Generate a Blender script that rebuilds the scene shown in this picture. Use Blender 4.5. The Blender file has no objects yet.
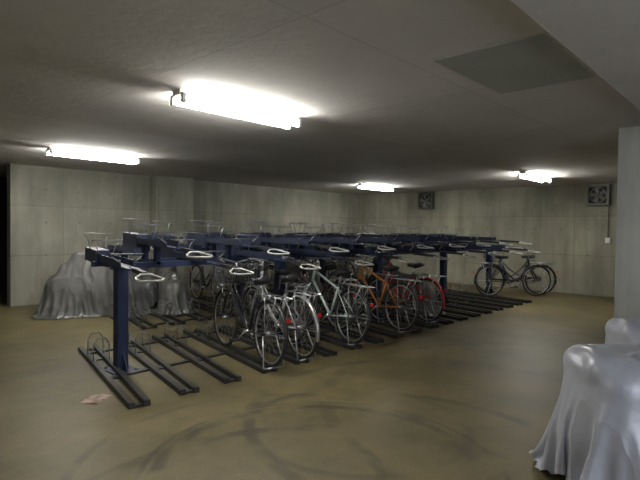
import bpy, math, random, time
import numpy as np
from mathutils import Vector, Matrix, noise
random.seed(4)
S=bpy.context.scene
S.view_settings.view_transform='Standard'
S.view_settings.exposure=0.0

# ---------------- materials ----------------
def mat(name,col,rough=.6,metal=0,emit=0,bump=0,bscale=20,var=0,vscale=3,ecol=None,crease=0):
    m=bpy.data.materials.new(name); m.use_nodes=True
    nt=m.node_tree; N=nt.nodes; L=nt.links; b=N['Principled BSDF']
    b.inputs['Base Color'].default_value=(*col,1); b.inputs['Roughness'].default_value=rough
    b.inputs['Metallic'].default_value=metal
    tc=N.new('ShaderNodeTexCoord')
    if emit:
        b.inputs['Emission Color'].default_value=(*(ecol or col),1); b.inputs['Emission Strength'].default_value=emit
    if var:
        n=N.new('ShaderNodeTexNoise'); n.inputs['Scale'].default_value=vscale; n.inputs['Detail'].default_value=6
        L.new(tc.outputs['Object'],n.inputs['Vector'])
        r=N.new('ShaderNodeValToRGB'); r.color_ramp.elements[0].position=.3; r.color_ramp.elements[1].position=.7
        r.color_ramp.elements[0].color=(*[c*(1-var) for c in col],1); r.color_ramp.elements[1].color=(*[min(1,c*(1+var)) for c in col],1)
        L.new(n.outputs['Fac'],r.inputs['Fac']); L.new(r.outputs['Color'],b.inputs['Base Color'])
    if bump:
        n=N.new('ShaderNodeTexNoise'); n.inputs['Scale'].default_value=bscale; n.inputs['Detail'].default_value=3
        L.new(tc.outputs['Object'],n.inputs['Vector'])
        bp=N.new('ShaderNodeBump'); bp.inputs['Strength'].default_value=bump; bp.inputs['Distance'].default_value=.02
        L.new(n.outputs['Fac'],bp.inputs['Height']); L.new(bp.outputs['Normal'],b.inputs['Normal'])
        if crease:
            # fabric creases, stretched so they run mostly downwards
            mp=N.new('ShaderNodeMapping'); mp.inputs['Scale'].default_value=(1,1,.45); L.new(tc.outputs['Object'],mp.inputs['Vector'])
            n=N.new('ShaderNodeTexNoise'); n.inputs['Scale'].default_value=4.5; n.inputs['Detail'].default_value=0; n.inputs['Distortion'].default_value=.5
            L.new(mp.outputs[0],n.inputs['Vector'])
            a=N.new('ShaderNodeMath'); a.operation='SUBTRACT'; a.inputs[1].default_value=.5; L.new(n.outputs['Fac'],a.inputs[0])
            c=N.new('ShaderNodeMath'); c.operation='ABSOLUTE'; L.new(a.outputs[0],c.inputs[0])
            b2=N.new('ShaderNodeBump'); b2.inputs['Strength'].default_value=crease; b2.inputs['Distance'].default_value=.12; b2.invert=True
            L.new(c.outputs[0],b2.inputs['Height']); L.new(bp.outputs['Normal'],b2.inputs['Normal'])
            L.new(b2.outputs['Normal'],b.inputs['Normal'])
    return m

def concrete(name,col,seam,axes,bw,bh,seamdark=.75,blotch=.18,streak=False,holes=False):
    m=bpy.data.materials.new(name); m.use_nodes=True
    nt=m.node_tree; N=nt.nodes; L=nt.links; b=N['Principled BSDF']; b.inputs['Roughness'].default_value=.85
    tc=N.new('ShaderNodeTexCoord'); sp=N.new('ShaderNodeSeparateXYZ'); L.new(tc.outputs['Object'],sp.inputs[0])
    cb=N.new('ShaderNodeCombineXYZ'); L.new(sp.outputs[axes[0]],cb.inputs[0]); L.new(sp.outputs[axes[1]],cb.inputs[1])
    br=N.new('ShaderNodeTexBrick'); br.offset=0; br.inputs['Scale'].default_value=1
    br.inputs['Brick Width'].default_value=bw; br.inputs['Row Height'].default_value=bh
    br.inputs['Mortar Size'].default_value=seam; br.inputs['Mortar Smooth'].default_value=.4
    br.inputs['Color1'].default_value=(1,1,1,1); br.inputs['Color2'].default_value=(.84,.84,.84,1)
    br.inputs['Mortar'].default_value=(seamdark,)*3+(1,)
    L.new(cb.outputs[0],br.inputs['Vector'])
    def nz(scale,det,mapscale):
        n=N.new('ShaderNodeTexNoise'); n.inputs['Scale'].default_value=scale; n.inputs['Detail'].default_value=det; n.inputs['Roughness'].default_value=.65
        mp=N.new('ShaderNodeMapping'); mp.inputs['Scale'].default_value=mapscale; L.new(tc.outputs['Object'],mp.inputs['Vector']); L.new(mp.outputs[0],n.inputs['Vector'])
        return n
    n=nz(1.1,9,(1,1,.6) if streak else (1,1,1))
    r=N.new('ShaderNodeValToRGB'); r.color_ramp.elements[0].position=.32; r.color_ramp.elements[1].position=.68
    r.color_ramp.elements[0].color=(*[c*(1-blotch) for c in col],1); r.color_ramp.elements[1].color=(*[c*(1+blotch) for c in col],1)
    L.new(n.outputs['Fac'],r.inputs['Fac'])
    def mul(a,bb):
        mx=N.new('ShaderNodeMixRGB'); mx.blend_type='MULTIPLY'; mx.inputs[0].default_value=1; L.new(a,mx.inputs[1]); L.new(bb,mx.inputs[2]); return mx.outputs[0]
    last=mul(r.outputs['Color'],br.outputs['Color'])
    if streak:
        n4=nz(2.2,6,(2.2,2.2,.22)); mr=N.new('ShaderNodeMapRange'); mr.inputs['From Min'].default_value=.35; mr.inputs['From Max'].default_value=.6; mr.inputs['To Min'].default_value=.78; mr.inputs['To Max'].default_value=1.06
        L.new(n4.outputs['Fac'],mr.inputs['Value']); last=mul(last,mr.outputs[0])
    if holes:
        vm=N.new('ShaderNodeVectorMath'); vm.operation='MODULO'; vm.inputs[1].default_value=(.6,.6,1)
        L.new(cb.outputs[0],vm.inputs[0])
        vd=N.new('ShaderNodeVectorMath'); vd.operation='DISTANCE'; vd.inputs[1].default_value=(.3,.3,0); L.new(vm.outputs[0],vd.inputs[0])
        mr=N.new('ShaderNodeMapRange'); mr.inputs['From Min'].default_value=.016; mr.inputs['From Max'].default_value=.024; mr.inputs['To Min'].default_value=.6; mr.inputs['To Max'].default_value=1
        L.new(vd.outputs['Value'],mr.inputs['Value']); last=mul(last,mr.outputs[0])
    L.new(last,b.inputs['Base Color'])
    n2=N.new('ShaderNodeTexNoise'); n2.inputs['Scale'].default_value=14; n2.inputs['Detail'].default_value=6; L.new(tc.outputs['Object'],n2.inputs['Vector'])
    bp=N.new('ShaderNodeBump'); bp.inputs['Strength'].default_value=.2; bp.inputs['Distance'].default_value=.02
    L.new(n2.outputs['Fac'],bp.inputs['Height']); L.new(bp.outputs['Normal'],b.inputs['Normal'])
    return m

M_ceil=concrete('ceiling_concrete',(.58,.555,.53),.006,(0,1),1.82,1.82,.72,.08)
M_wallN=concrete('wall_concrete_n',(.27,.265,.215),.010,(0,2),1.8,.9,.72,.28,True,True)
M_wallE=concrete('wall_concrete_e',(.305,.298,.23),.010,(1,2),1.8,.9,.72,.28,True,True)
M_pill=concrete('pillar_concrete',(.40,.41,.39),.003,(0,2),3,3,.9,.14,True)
M_shade=mat('recess_painted_shade',(.03,.03,.03),.9)  # near-black base colour paints in the shade of the unlit recess

def floor_mat():
    m=bpy.data.materials.new('floor_concrete'); m.use_nodes=True
    nt=m.node_tree; N=nt.nodes; L=nt.links; b=N['Principled BSDF']
    tc=N.new('ShaderNodeTexCoord')
    n=N.new('ShaderNodeTexNoise'); n.inputs['Scale'].default_value=.9; n.inputs['Detail'].default_value=10; n.inputs['Roughness'].default_value=.7
    L.new(tc.outputs['Object'],n.inputs['Vector'])
    r=N.new('ShaderNodeValToRGB'); r.color_ramp.elements[0].position=.32; r.color_ramp.elements[1].position=.70
    r.color_ramp.elements[0].color=(.072,.058,.024,1); r.color_ramp.elements[1].color=(.19,.156,.07,1)
    L.new(n.outputs['Fac'],r.inputs['Fac'])
    last=r.outputs['Color']
    nz=N.new('ShaderNodeTexNoise'); nz.inputs['Scale'].default_value=2.5; L.new(tc.outputs['Object'],nz.inputs['Vector'])
    for (cx,cy,R,w,s) in [(2.25,2.05,1.0,.025,.75),(2.25,2.05,1.09,.012,.65),(2.5,1.8,1.35,.03,.55),(2.0,2.2,.62,.02,.45),(3.6,1.9,1.6,.03,.5),(2.1,2.3,1.22,.02,.5),(1.6,1.4,1.5,.03,.5),(4.6,1.2,2.2,.035,.4),(2.9,2.3,.8,.02,.4)]:
        vm=N.new('ShaderNodeVectorMath'); vm.operation='DISTANCE'; vm.inputs[1].default_value=(cx,cy,0); L.new(tc.outputs['Object'],vm.inputs[0])
        a=N.new('ShaderNodeMath'); a.operation='SUBTRACT'; a.inputs[1].default_value=R; L.new(vm.outputs['Value'],a.inputs[0])
        c=N.new('ShaderNodeMath'); c.operation='ABSOLUTE'; L.new(a.outputs[0],c.inputs[0])
        mr=N.new('ShaderNodeMapRange'); mr.inputs['From Min'].default_value=w; mr.inputs['From Max'].default_value=w*2.2; mr.inputs['To Min'].default_value=s; mr.inputs['To Max'].default_value=0
        L.new(c.outputs[0],mr.inputs['Value'])
        mr2=N.new('ShaderNodeMapRange'); mr2.inputs['From Min'].default_value=.4; mr2.inputs['From Max'].default_value=.6; L.new(nz.outputs['Fac'],mr2.inputs['Value'])
        mm=N.new('ShaderNodeMath'); mm.operation='MULTIPLY'; L.new(mr.outputs[0],mm.inputs[0]); L.new(mr2.outputs[0],mm.inputs[1])
        mx=N.new('ShaderNodeMixRGB'); mx.inputs[2].default_value=(.033,.028,.017,1); L.new(mm.outputs[0],mx.inputs[0]); L.new(last,mx.inputs[1]); last=mx.outputs[0]
    n3=N.new('ShaderNodeTexNoise'); n3.inputs['Scale'].default_value=60; L.new(tc.outputs['Object'],n3.inputs['Vector'])
    mr=N.new('ShaderNodeMapRange'); mr.inputs['From Min'].default_value=.3; mr.inputs['From Max'].default_value=.7; mr.inputs['To Min'].default_value=.85; mr.inputs['To Max'].default_value=1.1
    L.new(n3.outputs['Fac'],mr.inputs['Value'])
    mx=N.new('ShaderNodeMixRGB'); mx.blend_type='MULTIPLY'; mx.inputs[0].default_value=1; L.new(last,mx.inputs[1]); L.new(mr.outputs[0],mx.inputs[2])
    L.new(mx.outputs[0],b.inputs['Base Color'])
    b.inputs['Roughness'].default_value=.5
    bp=N.new('ShaderNodeBump'); bp.inputs['Strength'].default_value=.15; bp.inputs['Distance'].default_value=.01
    L.new(n3.outputs['Fac'],bp.inputs['Height']); L.new(bp.outputs['Normal'],b.inputs['Normal'])
    return m
M_floor=floor_mat()

M_blue=mat('rack_blue_paint',(.011,.019,.055),.5,.1,var=.15)
M_galv=mat('tray_dark_steel',(.05,.05,.052),.45,.5)
M_wire=mat('zinc_wire',(.25,.26,.27),.4,.7)
M_hand=mat('handle_grey',(.42,.42,.40),.4,.1)
M_tire=mat('tyre_rubber',(.02,.02,.02),.8)
M_chrome=mat('chrome',(.55,.55,.57),.3,.85)
M_black=mat('black_plastic',(.02,.02,.022),.5)
M_tarp=mat('silver_tarp',(.44,.455,.52),.36,.15,bump=.2,bscale=14,var=.06,vscale=5,crease=.55)
M_tarp2=mat('grey_tarp',(.14,.14,.135),.33,.2,bump=.2,bscale=14,var=.15,vscale=5,crease=.6)
M_tube=mat('fluorescent_tube',(1,1,.95),.5,emit=112,ecol=(1,.985,.92))
M_white=mat('lamp_white_enamel',(.85,.85,.82),.35)
M_redrefl=mat('red_reflector',(.6,.03,.02),.3)

# ---------------- mesh builder ----------------
class MB:
    def __init__(s): s.v=[];s.f=[];s.m=[];s.sm=[];s.mats=[]
    def mi(s,m):
        if m not in s.mats: s.mats.append(m)
        return s.mats.index(m)
    def add(s,vs,fs,m,smooth=False):
        o=len(s.v); s.v+= [Vector(q) for q in vs]; i=s.mi(m)
        for f in fs: s.f.append([a+o for a in f]); s.m.append(i); s.sm.append(smooth)
    def sweep(s,path,prof,m,up=None,closed=False,smooth=True,caps=True):
        P=[Vector(p) for p in path]; n=len(P); vs=[];k=len(prof)
        prev=None
        for i in range(n):
            if closed: t=(P[(i+1)%n]-P[i-1])
            else: t=P[min(i+1,n-1)]-P[max(i-1,0)]
            t.normalize()
            if up is not None:
                side=t.cross(Vector(up)); 
                if side.length<1e-4: side=t.orthogonal()
                side.normalize(); u=side.cross(t)
            else:
                if prev is None: prev=t.orthogonal().normalized()
                side=(prev-t*prev.dot(t)); 
                if side.length<1e-5: side=t.orthogonal()
                side.normalize(); prev=side; u=side.cross(t)
            for a,b in prof: vs.append(P[i]+side*a+u*b)
        fs=[]
        rng=range(n if closed else n-1)
        for i in rng:
            j=(i+1)%n
            for q in range(k):
                w=(q+1)%k; fs.append([i*k+q,i*k+w,j*k+w,j*k+q])
        if not closed and caps:
            fs.append(list(range(k))[::-1]); fs.append([(n-1)*k+q for q in range(k)])
        s.add(vs,fs,m,smooth)
    def tube(s,path,r,m,n=7,closed=False):
        s.sweep(path,[(r*math.cos(2*math.pi*q/n),r*math.sin(2*math.pi*q/n)) for q in range(n)],m,closed=closed)
    def beam(s,p0,p1,w,h,m,up=(0,0,1)):
        s.sweep([p0,p1],[(-w/2,-h/2),(w/2,-h/2),(w/2,h/2),(-w/2,h/2)],m,up=up,smooth=False)
    def box(s,lo,hi,m):
        x0,y0,z0=lo;x1,y1,z1=hi
        s.add([(x0,y0,z0),(x1,y0,z0),(x1,y1,z0),(x0,y1,z0),(x0,y0,z1),(x1,y0,z1),(x1,y1,z1),(x0,y1,z1)],
              [[0,3,2,1],[4,5,6,7],[0,1,5,4],[1,2,6,5],[2,3,7,6],[3,0,4,7]],m)
    def ring(s,c,R,r,m,axis='y',n=36,k=7):
        pts=[]
        for i in range(n):
            a=2*math.pi*i/n
            if axis=='y': pts.append((c[0]+R*math.cos(a),c[1],c[2]+R*math.sin(a)))
            elif axis=='x': pts.append((c[0],c[1]+R*math.cos(a),c[2]+R*math.sin(a)))
            else: pts.append((c[0]+R*math.cos(a),c[1]+R*math.sin(a),c[2]))
        s.tube(pts,r,m,k,closed=True)
    def obj(s,name,matrix=None,parent=None):
        me=bpy.data.meshes.new(name); me.from_pydata([tuple(v) for v in s.v],[],s.f)
        for m in s.mats: me.materials.append(m)
        me.polygons.foreach_set('material_index',s.m); me.polygons.foreach_set('use_smooth',s.sm); me.update()
        o=bpy.data.objects.new(name,me); S.collection.objects.link(o)
        if matrix is not None: o.matrix_world=matrix
        if parent: o.parent=parent
        return o

# ---------------- draped covers: small position-based cloth solver ----------------
def pbd(sx,sy,h,ztop,caps,steps=170,iters=9,seed=1,comp=.6):
    rng=np.random.default_rng(seed)
    nx=int(sx/h)+1; ny=int(sy/h)+1
    X,Y=np.meshgrid(np.linspace(-sx/2,sx/2,nx),np.linspace(-sy/2,sy/2,ny),indexing='ij')
    # rounded sheet corners (fitted cover)
    U=X/(sx/2); W=Y/(sy/2)
    keep=(np.abs(U)**2.8+np.abs(W)**2.8)<1.06
    P=np.stack([X,Y,np.full_like(X,ztop)],-1)
    P[...,2]+=rng.normal(0,.004,X.shape)
    hx=sx/(nx-1); hy=sy/(ny-1); dg=math.hypot(hx,hy)
    V=np.zeros_like(P); dt=1/60
    C=[(np.array(a,float),np.array(b,float),r) for a,b,r in caps]
    def pas(A,B,L,k):
        d=B-A; l=np.sqrt((d*d).sum(-1,keepdims=True))+1e-9
        e=(l-L)/l; e=np.where(e<0,e*comp,e)
        d=d*(e*(.5*k)); A+=d; B-=d
    for st in range(steps):
        V[...,2]-=9.8*dt; V*=.975
        P0=P.copy(); P+=V*dt
        for it in range(iters):
            for o in(0,1):
                n=min(len(P[o:-1:2]),len(P[o+1::2])); pas(P[o:-1:2][:n],P[o+1::2][:n],hx,1)
                n=min(P[:,o:-1:2].shape[1],P[:,o+1::2].shape[1]); pas(P[:,o:-1:2][:,:n],P[:,o+1::2][:,:n],hy,1)
            for o in(0,1):
                a=P[o:-1:2,:-1]; b=P[o+1::2,1:]; n=min(len(a),len(b)); pas(a[:n],b[:n],dg,.4)
                a=P[o:-1:2,1:]; b=P[o+1::2,:-1]; n=min(len(a),len(b)); pas(a[:n],b[:n],dg,.4)
            if it%3==0:
                for ax in(0,1):
                    Q=P if ax==0 else P.transpose(1,0,2); hh=(hx if ax==0 else hy)*2
                    for o in(0,1,2,3):
                        a=Q[o:-2:4]; b=Q[o+2::4]; n=min(len(a),len(b)); pas(a[:n],b[:n],hh,.10)
            if it%3==2:
                for a,b,r in C:
                    ab=b-a; t=np.clip(((P-a)@ab)/(ab@ab),0,1)
                    c=a+t[...,None]*ab; d=P-c; l=np.sqrt((d*d).sum(-1)); m=l<r
                    if m.any():
                        P[m]=c[m]+d[m]/np.maximum(l[m],1e-6)[:,None]*r
                        P[m]=P[m]*.75+ (P0[m]*np.array([1,1,0])+P[m]*np.array([0,0,1]))*.25
                m=P[...,2]<.012
                if m.any():
                    P[m,2]=.012; P[m,:2]=P[m,:2]*.6+P0[m,:2]*.4
        V=(P-P0)/dt
        sp=np.sqrt((V*V).sum(-1,keepdims=True)); V=V*np.minimum(1,2.0/(sp+1e-9))
    P[...,2]=np.maximum(P[...,2],.006)
    fs=[]
    for i in range(nx-1):
        for j in range(ny-1):
            if keep[i,j] and keep[i+1,j] and keep[i,j+1] and keep[i+1,j+1]:
                a=i*ny+j; fs.append([a,a+ny,a+ny+1,a+1])
    used=sorted({q for f in fs for q in f}); mp={q:i for i,q in enumerate(used)}
    return P.reshape(-1,3)[used],[[mp[q] for q in f] for f in fs]
moto=[((-.8,-.15,.62),(-.1,-.13,.62),.17),((-.8,.15,.62),(-.1,.13,.62),.17),((.2,-.1,.56),(.75,-.1,.55),.21),((.2,.1,.56),(.75,.1,.55),.21),((-.78,0,.3),(.78,0,.3),.28),
      ((.3,-.32,.77),(.42,0,.78),.07),((.3,.32,.77),(.42,0,.78),.07),((-.9,-.13,.70),(-.9,.13,.70),.10)]
def bk(xo,yo):
    return [((-.55+xo,yo,.33),(.55+xo,yo,.33),.31),((-.3+xo,yo,.82),(-.12+xo,yo,.82),.12),((-.22+xo,yo,.4),(-.22+xo,yo,.8),.09),((-.68+xo,yo,.66),(-.1+xo,yo,.66),.10),
            ((.12+xo,yo-.26,1.02),(.3+xo,yo,1.04),.09),((.12+xo,yo+.26,1.02),(.3+xo,yo,1.04),.09),((.3+xo,yo,.5),(.3+xo,yo,1.0),.1),((.48+xo,yo-.1,.80),(.48+xo,yo+.1,.80),.17),((-.2+xo,yo,.6),(.4+xo,yo,.75),.1)]
COV={}
t0=time.time()
COV['moto']=pbd(2.75,1.9,.031,.93,moto,seed=3)
COV['bikes']=pbd(2.8,2.5,.038,1.16,bk(-.12,-.3)+bk(.1,.2),seed=5)
COV['bike']=pbd(2.6,1.9,.045,1.16,bk(0,0),seed=8)
print('cloth time',time.time()-t0)
def cover(name,key,x,y,ang,m,z0=0,sc=(1,1,1)):
    v,f=COV[key]; b=MB(); b.add(v.tolist(),f,m,True)
    o=b.obj(name,Matrix.Translation((x,y,z0))@Matrix.Rotation(ang,4,'Z')@Matrix.Diagonal((*sc,1)))
    q=o.modifiers.new('s','SUBSURF'); q.levels=1; q.render_levels=1
    return o

def boxobj(name,lo,hi,m,bevel=0):
    b=MB(); b.box(lo,hi,m); o=b.obj(name)
    if bevel:
        q=o.modifiers.new('b','BEVEL'); q.width=bevel; q.segments=2
    return o

# ---------------- room ----------------
H=2.53; WN=10.0; WE=12.5; XW=-3.0; YS=-3.0
boxobj('floor',(XW-.2,YS-.2,-.15),(WE+.2,13,0),M_floor)
boxobj('ceiling',(XW-.2,YS-.2,H),(WE+.2,13,H+.15),M_ceil)
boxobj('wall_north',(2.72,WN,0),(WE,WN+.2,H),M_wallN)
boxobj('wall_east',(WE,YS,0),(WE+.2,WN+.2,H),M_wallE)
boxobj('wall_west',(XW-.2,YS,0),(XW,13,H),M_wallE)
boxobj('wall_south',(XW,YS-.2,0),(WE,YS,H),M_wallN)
boxobj('wall_recess',(XW,12.8,0),(4.5,13,H),M_shade)
boxobj('wall_recess_side',(4.3,WN+.2,0),(4.5,12.8,H),M_shade)
boxobj('wall_partition',(XW,WN,0),(1.7,WN+.2,H),M_wallN)
boxobj('wall_pilaster',(5.35,WN-.3,0),(6.25,WN,H),M_wallN,.01)
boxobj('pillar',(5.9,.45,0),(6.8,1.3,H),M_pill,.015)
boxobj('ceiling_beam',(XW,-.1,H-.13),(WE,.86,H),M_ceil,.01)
boxobj('ceiling_access_panel',(2.83,.99,H-.008),(3.85,1.67,H),mat('panel_grey',(.34,.35,.32),.7,var=.06),.002)

# ---------------- fluorescent lamps ----------------
def lamp(x0,y,L=1.3):
    b=MB()
    b.sweep([(x0,y,H),(x0+L,y,H)],[(-.045,-.045),(-.06,-.0005),(.06,-.0005),(.045,-.045)],M_white,up=(0,0,1),smooth=False)
    for sy in(-.075,.075):
        for xx in(x0+.005,x0+L-.035):
            b.box((xx,y+sy-.02,H-.105),(xx+.03,y+sy+.02,H-.03),M_white)
            b.box((xx,y+min(0,sy),H-.045),(xx+.03,y+max(0,sy),H-.03),M_white)
        b.tube([(x0+.035,y+sy,H-.08),(x0+L-.035,y+sy,H-.08)],.019,M_tube,12)
    return b.obj('fluorescent_lamp')
lamp(2.12,3.55); lamp(2.5,7.5); lamp(9.4,7.5); lamp(9.2,3.55,1.25)
lamp(-2.6,3.55)   # off-frame lamp on the same grid

# ---------------- ventilation fans ----------------
M_fan=mat('fan_steel',(.12,.12,.11),.5,.4); M_fand=mat('fan_dark',(.015,.015,.015),.7); M_fang=mat('fan_guard',(.3,.3,.29),.5,.3)
def fan(y,z):
    b=MB(); x=WE; s=.23
    b.box((x-.04,y-s,z-s),(x-.002,y+s,z+s),M_fan)
    for a,bb in [((-s,-s),(s,-s+.05)),((-s,s-.05),(s,s)),((-s,-s+.05),(-s+.05,s-.05)),((s-.05,-s+.05),(s,s-.05))]:
        b.box((x-.14,y+a[0],z+a[1]),(x-.04,y+bb[0],z+bb[1]),M_fan)
    b.box((x-.05,y-s+.05,z-s+.05),(x-.041,y+s-.05,z+s-.05),M_fand)
    b.ring((x-.10,y,z),.165,.012,M_fang,'x',28,6)
    b.ring((x-.13,y,z),.09,.004,M_fang,'x',20,5)
    for i in range(8):
        a=i*math.pi/4; b.tube([(x-.13,y,z),(x-.13,y+.165*math.cos(a),z+.165*math.sin(a))],.004,M_fang,5)
    for i in range(5):
        a=i*2*math.pi/5; c,sn=math.cos(a),math.sin(a)
        p=lambda r,t,d:(x-.085+d,y+r*c-t*sn,z+r*sn+t*c)
        b.add([p(.03,-.02,.01),p(.03,.02,-.01),p(.15,.06,-.02),p(.15,-.04,.02)],[[0,1,2,3]],M_fang)
    b.ring((x-.085,y,z),.02,.018,M_fan,'x',12,6)
    return b.obj('ventilation_fan')
fan(7.5,2.27); fan(3.1,2.27)
b=MB(); b.box((WE-.05,2.85,1.2),(WE-.002,2.95,1.32),M_white); b.tube([(WE-.02,2.9,1.32),(WE-.02,2.9,2.0),(WE-.02,3.0,2.08)],.01,M_fan)
b.obj('wall_switch_box')

# ---------------- racks ----------------
SK=.22
def rack(yfront,dirn,x0,x1,lower,upper,posts,ypost):
    b=MB()
    d=Vector((SK*1.0,dirn,0)).normalized() if dirn>0 else Vector((-SK,dirn,0)).normalized()
    LT=2.25
    for x in lower:
        p=Vector((x,yfront,0)); q=p+d*LT
        side=Vector((d.y,-d.x,0))
        for s in(-.08,.08):
            b.beam(p+side*s*.75+Vector((0,0,.024)),q+side*s+Vector((0,0,.024)),.048,.046,M_galv)
        for t in(.02,.4,.75,.98):
            c=p+d*LT*t; b.beam(c-side*.06+Vector((0,0,.012)),c+side*.06+Vector((0,0,.012)),.06,.01,M_galv)
        for t in(.66,.80):
            c=p+d*(LT*t)
            pts=[c+side*(-.08)+Vector((0,0,.03)),c+side*(-.075)+Vector((0,0,.22)),c+side*(-.04)+Vector((0,0,.28)),c+side*.04+Vector((0,0,.28)),c+side*.075+Vector((0,0,.22)),c+side*.08+Vector((0,0,.03))]
            b.tube(pts,.005,M_wire,5)
        c=p+d*(LT*.66); e=p+d*(LT*.80)
        for s in(-.075,.075):
            for zz in(.09,.16,.22):
                b.tube([c+side*s+Vector((0,0,zz)),e+side*s+Vector((0,0,zz))],.004,M_wire,5)
    for t in(.42,.9):
        y=yfront+d.y*LT*t; xo=d.x*LT*t
        b.beam((x0+xo-.05,y,.009),(x1+xo,y,.009),.06,.018,M_galv,up=(0,0,1))
    for x in posts:
        b.box((x-.055,ypost-.05,.012),(x+.055,ypost+.05,1.08),M_blue)
        b.box((x-.13,ypost-.16,0),(x+.13,ypost+.16,.014),M_blue)
        b.add([(x-.006,ypost-.15,.014),(x+.006,ypost-.15,.014),(x+.006,ypost-.05,.2),(x-.006,ypost-.05,.2),(x-.006,ypost-.05,.014),(x+.006,ypost-.05,.014)],[[0,1,2,3],[0,3,4],[1,5,2]],M_blue)
        b.beam((x,ypost-.28,1.05),(x,ypost+.5,1.05),.05,.05,M_blue)
        for k in (-.11,.11):
            for yy in(-.12,.12): b.tube([(x+k*.9,ypost+yy,.014),(x+k*.9,ypost+yy,.03)],.012,M_wire,6)
    for off in(0,.45*dirn):
        b.beam((x0+.3,ypost+off,1.05),(x1,ypost+off,1.05),.05,.06,M_blue)
    for i,x in enumerate(upper):
        hi=.17*(i%2)
        p=Vector((x,yfront+.05*dirn,1.06+hi)); q=p+d*2.3+Vector((0,0,.03)); t=(q-p).normalized()
        side=Vector((d.y,-d.x,0))
        b.beam(p+d*.3+Vector((0,0,.015)),q,.11,.012,M_blue)
        for s in(-.058,.058):
            b.beam(p+d*.6+side*s+Vector((0,0,.05)),q+side*s+Vector((0,0,.035)),.01,.06,M_blue)
        b.beam(p+d*1.65+Vector((0,0,.05)),q+Vector((0,0,.035)),.14,.15,M_blue)
        if hi:
            for yy in(ypost,ypost+.45*dirn):
                f=(yy-p.y)/d.y; c=p+d*f; b.box((c.x-.03,c.y-.025,1.05),(c.x+.03,c.y+.025,1.06+hi+.01),M_blue)
        b.beam(p+d*.02,p+d*.45+Vector((0,0,.015)),.035,.035,M_black)
        h=[Vector((0,-.04,0)),Vector((-.05,-.09,-.02)),Vector((-.13,-.11,-.03)),Vector((-.20,-.07,-.035)),Vector((-.20,.07,-.035)),Vector((-.13,.11,-.03)),Vector((-.05,.09,-.02)),Vector((0,.04,0))]
        b.tube([p+d*a.x+side*a.y+Vector((0,0,a.z)) for a in h],.009,M_hand,7,closed=True)
        for tt,hh,k in((1.5,.22,M_wire),(1.95,.28,M_wire),(.6,.13,M_wire)):
            c=p+t*tt
            b.tube([c+side*-.06+Vector((0,0,.05)),c+side*-.10+Vector((0,0,hh-.05)),c+side*-.15+Vector((0,0,hh)),c+side*.15+Vector((0,0,hh)),c+side*.10+Vector((0,0,hh-.05)),c+side*.06+Vector((0,0,.05))],.006,k,5)
    return b.obj('two_tier_bicycle_rack')
low=[1.93+.46*i for i in range(19)]
upp=[2.0+.46*i for i in range(19)]
rack(3.75,1,1.9,10.4,low,upp,[2.3,4.45,6.6,8.75,10.8],4.87)
low2=[4.0+.46*i for i in range(16)]
upp2=[3.8+.46*i for i in range(17)]
rack(8.75,-1,4.1,11.2,low2,upp2,[3.6,5.9,8.2,10.6],7.55)

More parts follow.
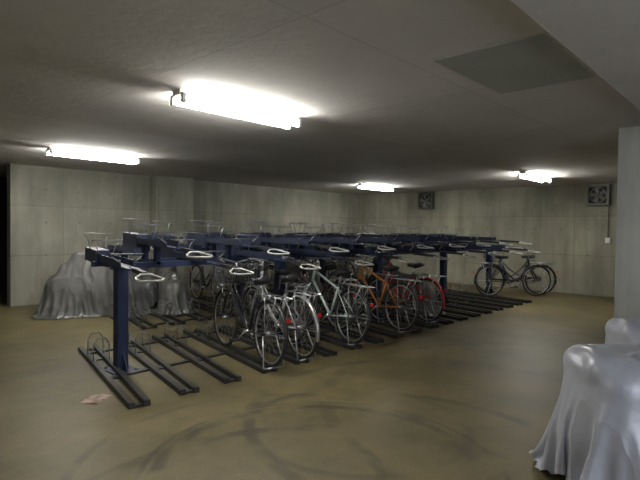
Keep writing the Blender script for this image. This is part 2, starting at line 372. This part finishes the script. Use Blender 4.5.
# ---------------- bicycles ----------------
def bicycle(x,y,ang,frame,z0=.0,basket=True,lean=0,fender=None,child=False,step=True):
    b=MB(); fender=fender or M_chrome; R=.325
    A=Vector((0,0,.343)); F=Vector((1.10,0,.343)); BB=Vector((.45,0,.29)); ST=Vector((.31,0,.68))
    HT=Vector((.86,0,.90)); HB=Vector((.915,0,.70))
    for c in(A,F):
        b.ring(c,R,.018,M_tire,'y',40,7); b.ring(c,R-.024,.008,M_chrome,'y',36,5)
        b.tube([c+Vector((0,-.045,0)),c+Vector((0,.045,0))],.022,M_chrome,8)
        for i in range(24):
            a=2*math.pi*i/24; sd=.03 if i%2 else -.03
            b.tube([c+Vector((.02*math.cos(a+.9),sd,.02*math.sin(a+.9))),c+Vector(((R-.03)*math.cos(a),0,(R-.03)*math.sin(a)))],.0016,M_chrome,3)
    def arc(c,a0,a1,r=.353,n=18): return [c+Vector((r*math.cos(math.radians(a0+(a1-a0)*i/n)),0,r*math.sin(math.radians(a0+(a1-a0)*i/n)))) for i in range(n+1)]
    for c,a0,a1 in((A,195,35),(F,165,30)):
        P=arc(c,a0,a1); 
        vs=[];fs=[]
        for i,p in enumerate(P):
            rd=(p-c).normalized()
            for w,hh in((-.022,-.012),(-.014,.002),(.014,.002),(.022,-.012)): vs.append(p+Vector((0,w,0))+rd*hh)
        for i in range(len(P)-1):
            for k in range(3): fs.append([i*4+k,i*4+k+1,i*4+k+5,i*4+k+4])
        b.add(vs,fs,fender,True)
        for s in(-.05,.05): b.tube([c+Vector((0,s,0)),P[2]+Vector((0,s*.5,0))],.003,M_chrome,4)
    T=lambda pts,r,m=frame,n=9:b.tube(pts,r,m,n)
    T([BB,ST],.017); T([ST,Vector((.275,0,.83))],.012,M_chrome)
    T([HB+(HT-HB)*-.05,HT],.020)
    if step:
        T([HB+Vector((0,0,.02)),Vector((.74,0,.48)),Vector((.58,0,.34)),BB],.020)
        T([HB+Vector((-.02,0,.10)),Vector((.70,0,.58)),Vector((.52,0,.45)),BB+(ST-BB)*.35],.014)
    else:
        T([HB+Vector((0,0,.03)),BB],.019); T([HT+Vector((.01,0,-.05)),BB+(ST-BB)*.93],.016)
    for s in(-1,1):
        T([BB+Vector((0,s*.035,0)),A+Vector((0,s*.06,0))],.010); T([ST+Vector((0,s*.015,-.04)),A+Vector((0,s*.06,0))],.008)
        T([HB+Vector((0.005,s*.02,-.03)),HB+Vector((.03,s*.052,-.08)),Vector((1.03,s*.055,.46)),F+Vector((0,s*.055,0))],.011,frame)
    T([HT,HT+Vector((-.03,0,.12))],.012,M_chrome)
    hc=HT+Vector((-.03,0,.12))
    hb=[Vector((-.27,-.28,.02)),Vector((-.14,-.27,.04)),Vector((-.02,-.20,.05)),Vector((.02,-.08,.02)),Vector((0,0,0)),Vector((.02,.08,.02)),Vector((-.02,.20,.05)),Vector((-.14,.27,.04)),Vector((-.27,.28,.02))]
    if not step: hb=[Vector((-.04,-.29,.0)),Vector((-.02,-.2,0)),Vector((0.02,-.08,0)),Vector((0,0,0)),Vector((.02,.08,0)),Vector((-.02,.2,0)),Vector((-.04,.29,0))]
    T([hc+q for q in hb],.011,M_chrome)
    T([hc+hb[0],hc+hb[0].lerp(hb[1],.85)],.017,M_black); T([hc+hb[-1],hc+hb[-1].lerp(hb[-2],.85)],.017,M_black)
    for s in(2,-3):
        q=hc+hb[s]; T([q+Vector((.02,0,0)),q+Vector((-.1,math.copysign(.04,q.y),-.03))],.006,M_chrome,5)
    T([hc+hb[2],HB+Vector((.12,-.03,.1)),F+Vector((0,-.05,.25))],.004,M_black,5)
    vs=[];fs=[];n=10
    prof=[(-.13,.05,.02),(-.12,.09,.035),(-.05,.10,.04),(.02,.065,.035),(.09,.03,.03),(.14,.022,.025),(.155,.008,.012)]
    for px,w,h in prof:
        for k in range(n):
            a=2*math.pi*k/n; vs.append(Vector((.27+px,w*math.cos(a),.86+h*math.sin(a)+(.02 if px<-.08 else 0))))
    for i in range(len(prof)-1):
        for k in range(n): fs.append([i*n+k,i*n+(k+1)%n,(i+1)*n+(k+1)%n,(i+1)*n+k])
    fs.append(list(range(n))[::-1]); fs.append([(len(prof)-1)*n+k for k in range(n)])
    b.add(vs,fs,M_black,True)
    b.ring(BB+Vector((0,-.05,0)),.085,.006,M_chrome,'y',24,5)
    b.tube([BB+Vector((0,-.06,0)),BB+Vector((0,.06,0))],.022,M_chrome,8)
    for s in(-1,1):
        e=BB+Vector((s*.12,s*.075,s*-.11)); b.tube([BB+Vector((0,s*.065,0)),e],.009,M_chrome,6)
        b.box((e.x-.04,e.y+(0 if s>0 else -.09),e.z-.012),(e.x+.04,e.y+(.09 if s>0 else 0),e.z+.012),M_black)
    b.beam(BB+Vector((.09,-.055,.055)),A+Vector((-.02,-.055,.045)),.012,.04,fender)
    b.beam(BB+Vector((.06,-.05,-.08)),A+Vector((0,-.05,-.035)),.006,.008,M_black)
    for s in(-.06,.06):
        T([Vector((-.33,s,.735)),Vector((.22,s,.735))],.006,M_chrome,5)
        T([Vector((-.22,s,.735)),A+Vector((0,s,0))],.005,M_chrome,5); T([Vector((.02,s,.735)),A+Vector((.0,s,0))],.005,M_chrome,5)
    for xx in(-.33,-.18,-.03,.12): T([Vector((xx,-.06,.735)),Vector((xx,.06,.735))],.005,M_chrome,5)
    b.box((-.378,-.02,.51),(-.36,.02,.55),M_redrefl)
    T([A+Vector((0,.075,-.02)),Vector((-.12,.12,.02)),],.008,M_chrome,5); T([A+Vector((0,-.075,-.02)),Vector((-.12,-.12,.02))],.008,M_chrome,5); T([Vector((-.12,.12,.02)),Vector((-.12,-.12,.02))],.008,M_chrome,5)
    b.tube([Vector((1.0,.06,.62)),Vector((1.07,.06,.61))],.03,M_black,10)
    if basket:
        bx=1.12
        def rect(z,hx,hy,ox=0): return [Vector((bx+ox-hx,-hy,z)),Vector((bx+ox+hx,-hy,z)),Vector((bx+ox+hx,hy,z)),Vector((bx+ox-hx,hy,z))]
        zs=[(.74,.10,.13),(.80,.11,.145),(.86,.12,.155),(.92,.13,.165),(.98,.14,.18)]
        for z,hx,hy in zs: b.tube(rect(z,hx,hy),.004 if z<.97 else .007,M_wire,5,closed=True)
        t,bt=zs[-1],zs[0]
        for k in range(9):
            f=-1+2*k/8
            for s in(-1,1):
                b.tube([Vector((bx+f*bt[1],s*bt[2],bt[0])),Vector((bx+f*t[1],s*t[2],t[0]))],.003,M_wire,4)
                b.tube([Vector((bx+s*bt[1],f*bt[2],bt[0])),Vector((bx+s*t[1],f*t[2],t[0]))],.003,M_wire,4)
            b.tube([Vector((bx+f*bt[1],-bt[2],bt[0])),Vector((bx+f*bt[1],bt[2],bt[0]))],.003,M_wire,4)
        for s in(-.06,.06): T([Vector((bx-.05,s,.74)),F+Vector((0,s,0))],.006,M_chrome,5)
    mt=Matrix.Translation((x,y,z0))@Matrix.Rotation(ang,4,'Z')@Matrix.Rotation(lean,4,'X')
    return b.obj('bicycle',mt)
HD=math.atan2(1,SK)
C=lambda n,c,r=.35:mat('frame_'+n,c,r,.2)
c_blk=C('black',(.02,.02,.025)); c_sil=C('silver',(.45,.46,.48)); c_wht=C('mint_white',(.60,.70,.66)); c_org=C('orange',(.46,.16,.03)); c_red=C('red',(.42,.025,.02)); c_nav=C('navy',(.02,.025,.05)); c_drk=C('brown',(.08,.04,.03))
Z=.022
def onrow1(x,fr,off=0,**k): 
    bicycle(x,3.98+off,HD+k.pop('da',0),fr,z0=Z,**k)
onrow1(3.38,c_blk,-.12,basket=True,lean=.03,step=True,fender=M_black)
onrow1(3.86,c_sil,-.12,basket=True,lean=-.04)
onrow1(4.78,c_wht,-.05,basket=False,lean=.06,step=False,fender=M_black)
onrow1(5.86,c_org,-.05,basket=True,lean=.05,step=False,fender=M_black)
onrow1(6.75,c_red,.05,basket=True,fender=c_red)
onrow1(4.30,c_nav,.5,basket=True,fender=M_black)
onrow1(5.30,c_drk,.6,basket=True,fender=M_black)
onrow1(6.28,c_blk,.6,basket=True,fender=M_black)
def camxy(X,Y): return (.682*X+.731*Y, -.731*X+.682*Y)
a0=math.atan2(-.731,.682)
x,y=camxy(3.75,11.0); bicycle(x,y,a0+.12,c_blk,basket=False,fender=M_black)
x,y=camxy(5.02,11.35); bicycle(x,y,a0+math.pi-.1,c_nav,basket=True,fender=M_black)
for x,c in((5.55,c_nav),(6.3,c_blk),(6.8,c_drk),(8.6,c_blk),(9.1,c_drk)):
    bicycle(x,8.5,math.atan2(-1,-SK),c,z0=Z,fender=M_black)

# ---------------- covers ----------------
x,y=camxy(2.40,2.80); cover('covered_motorcycle','moto',x,y,math.radians(-46),M_tarp,sc=(.97,.92,1))
x,y=camxy(3.26,3.88); cover('covered_motorcycle','moto',x,y,math.radians(-47),M_tarp,sc=(.97,.8,.97))
x,y=camxy(-3.62,8.4); cover('covered_bicycle','bikes',x,y,math.radians(-35),M_tarp2,sc=(.88,.78,1.12))
cover('covered_bicycle','bike',4.65,7.95,math.radians(70),M_tarp2,z0=.03,sc=(.85,.7,.85))
cover('covered_bicycle','bike',7.7,7.9,math.radians(78),M_tarp2,z0=.03,sc=(.9,.75,.87))
cover('covered_bicycle','bike',7.6,5.1,math.radians(78),M_tarp2,z0=.03,sc=(.9,.65,.87))

# ---------------- litter ----------------
b=MB(); pts=[];n=7
for i in range(n):
    for j in range(n):
        pts.append((-.11+.22*i/(n-1),-.08+.16*j/(n-1),.003+.02*abs(noise.noise(Vector((i*.5,j*.6,2))))))
M_paper=mat('paper_red_white',(.36,.25,.21),.7,var=.6,vscale=14)
b.add(pts,[[i*n+j,(i+1)*n+j,(i+1)*n+j+1,i*n+j+1] for i in range(n-1) for j in range(n-1)],M_paper,True)
x,y=camxy(-1.85,4.15); b.obj('paper_litter',Matrix.Translation((x,y,0))@Matrix.Rotation(.6,4,'Z'))

# ---------------- daylight from entrance behind right ----------------
ld=bpy.data.lights.new('entrance_daylight','AREA'); ld.shape='RECTANGLE'; ld.size=3.0; ld.size_y=2.0; ld.energy=95; ld.color=(.86,.91,1)
lo=bpy.data.objects.new('entrance_daylight',ld); S.collection.objects.link(lo)
lo.location=(1.5,YS+.1,1.25)
lo.rotation_euler=Vector((0.15,1,0)).to_track_quat('-Z','Y').to_euler()
w=bpy.data.worlds.new('world'); S.world=w; w.use_nodes=True
w.node_tree.nodes['Background'].inputs[0].default_value=(.5,.55,.6,1); w.node_tree.nodes['Background'].inputs[1].default_value=.05

# ---------------- camera ----------------
cd=bpy.data.cameras.new('camera'); cd.lens=28.125; cd.sensor_width=36; cd.clip_start=.05
co=bpy.data.objects.new('camera',cd); S.collection.objects.link(co)
p=math.radians(1.32); r=math.radians(.67)
f0=Vector((.731,.682,0)).normalized(); rt=Vector((.682,-.731,0)).normalized()
fw=f0*math.cos(p)-Vector((0,0,1))*math.sin(p); up=rt.cross(fw)
r2=rt*math.cos(r)+up*math.sin(r); u2=up*math.cos(r)-rt*math.sin(r)
m=Matrix((( r2.x,u2.x,-fw.x,0),(r2.y,u2.y,-fw.y,0),(r2.z,u2.z,-fw.z,1.45),(0,0,0,1)))
co.matrix_world=m; S.camera=co
